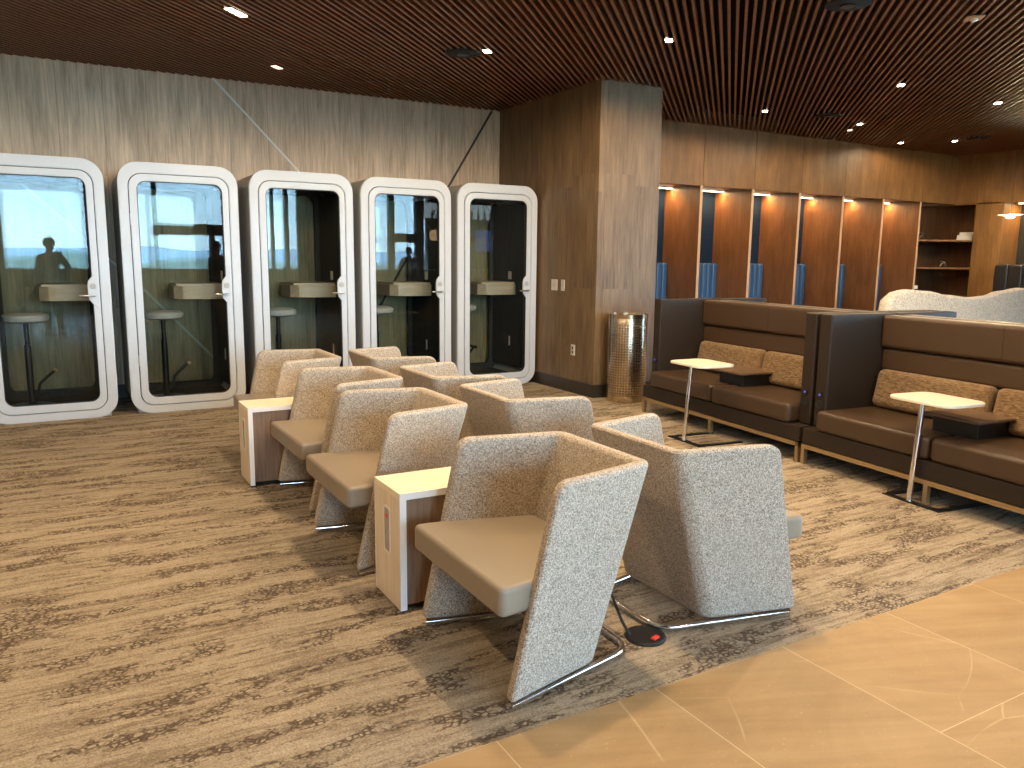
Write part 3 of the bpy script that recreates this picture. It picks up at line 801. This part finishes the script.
# ------------------------------------------------------------------ ceiling fixtures
def make_down(w=.055, l=.085):
    t = thing('ceiling_downlight', 'x', 'light')
    MB().box(-w / 2 - .006, w / 2 + .006, -l / 2 - .006, l / 2 + .006, .0, .09).build('housing', 'black_metal', t)
    MB().box(-w / 2, w / 2, -l / 2, l / 2, -.004, .001).build('lens', 'lamp', t)
    return t
LAMPS = []
DL = [(1.246, 6.265, .055, .20, .3), (3.296, 6.256, .055, .09, .28), (4.371, 5.178, .055, .085, 1.6), (7.325, 6.911, .055, .085, .5), (8.997, 6.885, .055, .085, .5),
      (7.38, 5.211, .055, .085, 1), (10.872, 7.6, .055, .085, .15), (9.064, 5.205, .055, .085, 1), (11.338, 7.069, .055, .085, .4),
      (9.29, 7.257, .055, .09, 0), (1.903, 7.813, .055, .12, 0)]
dlab = ['long bright downlight in the slats above the leftmost booths', 'bright downlight in the slats above the fourth booth', 'bright square downlight in the slats just above the wood pier',
        'downlight in the slats above the second niche', 'downlight in the slats above the fourth niche', 'downlight in the slats midway to the upper right', 'downlight close to the niche wall near the bookcase corner',
        'bright downlight in the slats at the far right', 'downlight above the bookcase corner', 'unlit fitting beside the downlight above the fourth niche', 'unlit fitting in the slats above the middle booth']
EN = 47
dn = {}
for i, (x, y, w, l, on) in enumerate(DL):
    o = make_down(w, l); o.location = (x, y, ZC - .002); o.rotation_euler[2] = -PI / 4; o['label'] = dlab[i]; o['group'] = 'downlights between the ceiling slats'
    if on: spot('downlight_spot', (0, 0, -.012), EN * on, 176, .3, parent=o)
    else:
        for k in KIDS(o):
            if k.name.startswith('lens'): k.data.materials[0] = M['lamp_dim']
# further downlights of the same grid, nearer than the frame
for i, (x, y, e) in enumerate(((1.75, 4.5, 1.2), (3.2, 3.7, .8), (4.0, 1.4, .9), (1.9, 2.75, 1.6), (1.6, .6, .5), (-.6, 4.3, 1), (-2.4, 5.2, .8), (-2.4, 2.6, .8), (-.6, 1.2, .8), (6.4, 3.4, .8), (4.1, 3.0, 1.7), (3.0, -1.2, .8), (8.5, 2.5, .6), (0, -3, .6), (6, -3, .6))):
    o = make_down(); o.location = (x, y, ZC - .002); o.rotation_euler[2] = -PI / 4; o['label'] = 'square downlight between ceiling slats, nearer than the picture shows'; o['group'] = 'downlights overhead out of frame'
    spot('downlight_spot', (0, 0, -.012), EN * e, 176, .3, parent=o)
for i, (x, y, lab) in enumerate(((3.152, 6.425, 'dark round speaker in the slats beside the downlight above the fourth booth'), (4.806, 3.846, 'dark round speaker in the slats at the top edge of the view'),
                                 (8.142, 6.685, 'dark round speaker in the slats above the third niche'), (11.327, 6.733, 'dark round speaker in the slats above the bookcase corner'))):
    t = thing('ceiling_speaker', lab, 'speaker', (x, y, ZC), 0, 'dark ceiling speakers')
    MB().lathe([(0, -.012), (.13, -.010), (.15, -.006), (.155, .0), (.155, .05), (0, .05)], 32).build('grille', 'plenum', t)
    MB().lathe([(.02, -.018), (.05, -.018), (.05, -.01), (.02, -.01)], 20).build('centre_ring', 'black_plastic', t)
t = thing('ceiling_sensor', 'pale square sensor plate in the slats at the upper right', 'sensor', (5.807, 3.568, ZC - .002), -PI / 4)
MB().box(-.06, .06, -.06, .06, -.012, .0, .004, 1).build('plate', 'edge_wood', t)
MB().lathe([(0, -.03), (.02, -.03), (.028, -.02), (.03, -.012), (0, -.012)], 20).build('dome', 'cream_plastic', t)

# ------------------------------------------------------------------ what the glass mirrors
def skinned(name, verts, edges, radii, mat, parent, sub=2):
    me = bpy.data.meshes.new(name); me.from_pydata(verts, edges, []); me.materials.append(M[mat])
    o = bpy.data.objects.new(name, me); C.objects.link(o); o.parent = parent
    md = o.modifiers.new('skin', 'SKIN'); md.use_smooth_shade = True
    for i, r in enumerate(radii): me.skin_vertices[0].data[i].radius = (r, r) if not isinstance(r, tuple) else r
    me.skin_vertices[0].data[0].use_root = True
    s = o.modifiers.new('sub', 'SUBSURF'); s.levels = sub; s.render_levels = sub
    return o
M['skin'] = plain('skin_tone', (.45, .26, .17), .55)
M['dark_cloth'] = plain('dark_clothes', (.03, .032, .036), .9)
M['white_cloth'] = plain('white_shirt_cloth', (.70, .72, .76), .9)
M['hair'] = plain('dark_hair', (.03, .02, .015), .7)
def person(loc, rz, lab, cloth, phone=False, cap=False):
    t = thing('person', lab, 'person', loc, rz)
    # facing +y; joints
    if phone: lh, rh, le_, re_ = (-.06, .31, 1.37), (.10, .31, 1.37), (-.26, .12, 1.10), (.27, .12, 1.16)
    else: lh, rh, le_, re_ = (-.24, .14, .93), (.24, .14, .93), (-.25, -.03, 1.10), (.25, -.03, 1.10)
    V = [(0, 0, .92), (0, 0, 1.06), (0, .0, 1.22), (0, 0, 1.36), (0, .0, 1.43), (0, .012, 1.49), (0, .025, 1.56), (0, .02, 1.63),
         (-.17, 0, 1.34), le_, lh, (.17, 0, 1.34), re_, rh,
         (-.09, 0, .86), (-.10, .01, .48), (-.10, 0, .08), (-.11, .10, .035), (.09, 0, .86), (.10, .01, .48), (.10, 0, .08), (.11, .10, .035)]
    E_ = [(0, 1), (1, 2), (2, 3), (3, 4), (4, 5), (5, 6), (6, 7), (3, 8), (8, 9), (9, 10), (3, 11), (11, 12), (12, 13), (0, 14), (14, 15), (15, 16), (16, 17), (0, 18), (18, 19), (19, 20), (20, 21)]
    Rr = [(.15, .11), (.13, .10), (.15, .11), (.12, .09), .052, .06, (.078, .09), (.06, .07), .055, .042, .030, .055, .042, .030, .085, .055, .038, .035, .085, .055, .038, .035]
    # fingers
    for w in (10, 13):
        h = Vector(V[w]); dirv = (h - Vector(V[w - 1])).normalized()
        pi_ = len(V); V.append(tuple(h + dirv * .07)); E_.append((w, pi_)); Rr.append((.034, .018))
        side = Vector((0, 0, 1)).cross(dirv).normalized()
        for k, ln in enumerate((.065, .075, .07, .055)):
            a = len(V); base = h + dirv * .085 + side * (.022 * (k - 1.5))
            V.append(tuple(base + dirv * ln * .5)); V.append(tuple(base + dirv * ln * .8 + Vector((0, 0, -.02))))
            E_ += [(pi_, a), (a, a + 1)]; Rr += [.009, .008]
        a = len(V); s_ = 1 if w == 10 else -1
        V.append(tuple(h + dirv * .03 + side * (-.045 * s_) + Vector((0, 0, .01)))); V.append(tuple(h + dirv * .065 + side * (-.055 * s_) + Vector((0, 0, .015))))
        E_ += [(w, a), (a, a + 1)]; Rr += [.012, .010]
    skinned('body', V, E_, Rr, 'skin', t)
    g = .012
    tv = list(range(0, 5)) + [8, 9, 10, 11, 12, 13]; mp = {v: i for i, v in enumerate(tv)}
    ed_ = [(mp[a], mp[b]) for a, b in E_ if a in mp and b in mp]
    grow = lambda r: tuple(q + g for q in r) if isinstance(r, tuple) else r + g
    vs = [V[i] for i in tv]; vs[mp[10]] = tuple(Vector(V[10]).lerp(Vector(V[9]), .12)); vs[mp[13]] = tuple(Vector(V[13]).lerp(Vector(V[12]), .12))
    skinned('shirt', vs, ed_, [grow(Rr[i]) for i in tv], cloth, t)
    tv = [0, 14, 15, 16, 18, 19, 20]; mp = {v: i for i, v in enumerate(tv)}
    skinned('trousers', [V[i] for i in tv], [(mp[a], mp[b]) for a, b in E_ if a in mp and b in mp], [grow(Rr[i]) for i in tv], 'dark_cloth', t)
    for sx in (-1, 1): MB().box(-.045, .045, -.07, .19, 0, .08, .03, 3, mat=Matrix.Translation((sx * .105, 0, 0))).build('shoe', 'black_plastic', t)
    # face, ears, hair
    MB().tube([(0, .10, 1.60), (0, .128, 1.565), (0, .105, 1.555)], [.010, .014, .008], 8).build('nose', 'skin', t)
    for sx in (-1, 1):
        MB().lathe([(0, -.012), (.009, -.008), (.012, 0), (.009, .008), (0, .012)], 10, mat=Matrix.Translation((sx * .032, .098, 1.592))).build('eye', 'white_edge', t)
        MB().lathe([(0, -.028), (.014, -.015), (.016, .01), (0, .025)], 10, mat=Matrix.Translation((sx * .082, .02, 1.575))).build('ear', 'skin', t)
    MB().box(-.026, .026, .098, .110, 1.522, 1.532, .004, 1).build('mouth', 'red', t)
    m = MB().lathe([(.088, 1.565), (.096, 1.60), (.092, 1.65), (.068, 1.69), (.03, 1.71), (0, 1.712)], 24, mat=Matrix.Translation((0, .008, 0)))
    if cap: m.box(-.07, .07, .07, .20, 1.618, 1.632, .006, 2); m.build('cap', 'dark_cloth', t)
    else: m.build('hair', 'hair', t)
    return t
person((-.12, -.48, 0), -.35, 'person in dark cap and shirt holding up a phone, mirrored in the leftmost booth', 'dark_cloth', True, True)
person((2.95, -2.4, 0), .9, 'person in dark clothes standing by the window, mirrored in the second booth', 'dark_cloth', False, False)
person((8.75, -5.9, 0), 0.3, 'person in a white shirt standing far away, mirrored in the fourth booth', 'white_cloth', False, False)
t = thing('phone', 'black phone held by the capped person mirrored in the leftmost booth', 'phone', (0.0, -.03, 1.42), 0)
MB().box(-.075, .075, -.005, .004, -.036, .036, .004, 2).build('body', 'black_plastic', t)
MB().box(-.07, .07, -.0058, -.005, -.032, .032).build('screen', 'black_metal', t)

# tube lamp on the grey column, globe lamp, bar with a screen
t = thing('wall_tube_lamp', 'hanging grey tube lamp mirrored in the middle booth', 'lamp', (6.15, YB + .12, 0))
MB().lathe([(.085, 2.1), (.095, 2.1), (.095, 2.85), (.0, 2.86)], 24).build('tube', 'shell_grey', t)
MB().lathe([(0, 2.12), (.08, 2.12), (.08, 2.14), (0, 2.14)], 24).build('bulb', 'lamp', t)
t = thing('globe_lamp', 'round glowing globe lamp mirrored in the fourth booth', 'lamp', (9.35, -5.4, 0))
MB().lathe([(.17 * math.sin(a * PI / 12), 2.05 - .17 * math.cos(a * PI / 12)) for a in range(13)], 24).build('globe', emit('globe_glow', (1, .62, .32), 3.0), t)
MB().tube([(0, 0, 2.22), (0, 0, 3.17)], .006, 6).build('cord', 'black_plastic', t)
t = thing('wall_television', 'blue lit television mirrored in the booth nearest the pier', 'television', (11.95, -6.86, 1.95))
MB().box(-.62, .62, -.04, .02, -.36, .36, .008, 1).build('housing', 'black_plastic', t)
MB().box(-.59, .59, .02, .024, -.33, .33).build('screen', 'screen', t)
MB().prism([(-.12, -.3), (.16, -.3), (.13, 0), (.07, .08), (.06, .26), (-.03, .26), (-.05, .1), (-.11, 0)], 0, .003, mat=Matrix.Translation((.12, .028, 0)) @ Matrix.Rotation(PI / 2, 4, 'X')).build('picture_figure', emit('tv_figure', (.9, .7, .6), 1.2), t)
t = thing('bar_counter', 'long bar counter mirrored in the booth nearest the pier', 'counter', (11.0, -5.2, 0))
MB().box(-1.85, 1.85, -.3, .3, 0, 1.06, .01, 1).build('body', 'warm_wood', t)
MB().box(-1.9, 1.9, -.36, .36, 1.06, 1.10, .008, 1).build('worktop', 'ivory', t)
t = thing('bottle_shelf', 'lit bottle shelf above the bar mirrored in the booth nearest the pier', 'shelf', (11.3, -6.75, 2.55))
MB().box(-1.6, 1.6, -.2, .15, 0, .04).build('board', 'shelf_wood', t)
MB().box(-1.6, 1.6, -.22, -.2, 0.0, .5).build('light_panel', emit('shelf_glow', (.75, .9, 1), 2.2), t)
b0_ = None
for k in range(14):
    if b0_ is None:
        b0_ = MB().lathe([(0, 0), (.04, 0), (.042, .02), (.042, .18), (.015, .24), (.014, .30), (0, .30)], 12).build('bottle', 'brass_band', None, 'brass toned bottle on the lit shelf above the bar', 'bottle', 'bottles above the bar', loc=(9.85, -6.7, 2.592))
    else:
        c_ = b0_.copy(); C.objects.link(c_); c_.location = (9.85 + k * .22, -6.7, 2.592)

# outdoors beyond the window wall
mb = MB(); b = bmesh.new(); nx, ny = 60, 24; G = []
for j in range(ny + 1):
    for i in range(nx + 1):
        x = -160 + 360 * i / nx; y = YB - 14 - 300 * (j / ny) ** 1.4
        G.append(b.verts.new((x, y, -6.5 + .6 * noise.noise(Vector((x * .05, y * .05, 0))))))
for j in range(ny):
    for i in range(nx):
        a = j * (nx + 1) + i; b.faces.new((G[a], G[a + 1], G[a + nx + 2], G[a + nx + 1]))
mb.merge(b)
tt = NT('tarmac_and_grass'); M['ground'] = tt.bsdf(tt.ramp(tt.noise(tt.pos(scale=(.03, .1, 1)), 1.3, 4), [(.4, (.20, .27, .14)), (.55, (.42, .40, .36)), (.7, (.25, .33, .17))]), .9)
struct(mb, 'ground', 'ground')
b = bmesh.new(); rows = []
for i in range(161):
    x = -160 + 360 * i / 160
    h = -6.5 + 4.4 + 2.4 * noise.noise(Vector((x * .11, 1.3, 0))) + 1.2 * noise.noise(Vector((x * .5, 4, 0)))
    rows.append([b.verts.new((x, -150, -7)), b.verts.new((x, -152, h + 2.0)), b.verts.new((x, -157, h + 2.6)), b.verts.new((x, -162, -7))])
for i in range(160):
    for k in range(3): b.faces.new((rows[i][k], rows[i][k + 1], rows[i + 1][k + 1], rows[i + 1][k]))
bmesh.ops.recalc_face_normals(b, faces=b.faces)
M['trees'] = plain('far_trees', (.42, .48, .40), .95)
MB().merge(b).build('tree_line', 'trees', None, 'distant hazy tree line beyond the windows, mirrored in the booth glass', 'trees', None, 'stuff')
b = bmesh.new(); rows = []
for i in range(121):
    x = -500 + 1100 * i / 120
    h = 5 + 9 * noise.noise(Vector((x * .008, 7, 0))) + 3 * noise.noise(Vector((x * .03, 2, 0)))
    rows.append([b.verts.new((x, -560, -8)), b.verts.new((x, -600, h)), b.verts.new((x, -700, -8))])
for i in range(120):
    for k in range(2): b.faces.new((rows[i][k], rows[i][k + 1], rows[i + 1][k + 1], rows[i + 1][k]))
bmesh.ops.recalc_face_normals(b, faces=b.faces)
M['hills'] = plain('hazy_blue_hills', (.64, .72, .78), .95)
struct(MB().merge(b), 'hills', 'hills')

# ------------------------------------------------------------------ sky, portal, camera
w = bpy.data.worlds.new('sky'); sc.world = w; w.use_nodes = True
nt = w.node_tree; bg = nt.nodes['Background']
tc = nt.nodes.new('ShaderNodeTexCoord'); sx = nt.nodes.new('ShaderNodeSeparateXYZ'); rp = nt.nodes.new('ShaderNodeValToRGB')
nt.links.new(tc.outputs['Generated'], sx.inputs[0]); nt.links.new(sx.outputs[2], rp.inputs[0]); nt.links.new(rp.outputs[0], bg.inputs[0])
cr = rp.color_ramp; cr.elements[0].position = 0.0; cr.elements[0].color = (.54, .79, .98, 1)
cr.elements[1].position = .35; cr.elements[1].color = (.34, .60, .95, 1)
SKY = 12.5
bg.inputs[1].default_value = SKY
pt = bpy.data.lights.new('window_portal', 'AREA'); pt.shape = 'RECTANGLE'; pt.size = 15.8; pt.size_y = 2.1; pt.cycles.is_portal = True
po = bpy.data.objects.new('window_portal', pt); C.objects.link(po); po.location = (1.9, YB - .3, 2.08); po.rotation_euler = (PI / 2, 0, 0)

f = 788.58; pitch_, roll_, yaw_ = R(9.0422), R(.64396), R(29.7596)
c_, s_ = math.cos(yaw_), math.sin(yaw_)
fw = Vector((s_ * math.cos(pitch_), c_ * math.cos(pitch_), -math.sin(pitch_)))
rt = Vector((c_, -s_, 0)); up = rt.cross(fw)
r2 = rt * math.cos(roll_) + up * math.sin(roll_); u2 = -rt * math.sin(roll_) + up * math.cos(roll_)
cam = bpy.data.cameras.new('camera'); cam.sensor_width = 36; cam.lens = f / 1024 * 36; cam.clip_start = .02; cam.clip_end = 2000
co = bpy.data.objects.new('camera', cam); C.objects.link(co)
co.matrix_world = Matrix(((r2.x, u2.x, -fw.x, 0), (r2.y, u2.y, -fw.y, 0), (r2.z, u2.z, -fw.z, 1.42), (0, 0, 0, 1)))
sc.camera = co
vs = sc.view_settings; vs.view_transform = 'Standard'; vs.look = 'None'; vs.exposure = 1.45; vs.gamma = 1; vs.use_curve_mapping = False
sc.cycles.max_bounces = 8; sc.cycles.transparent_max_bounces = 16; sc.cycles.caustics_reflective = False; sc.cycles.caustics_refractive = False
sc.cycles.sample_clamp_indirect = 6; sc.cycles.use_denoising = True
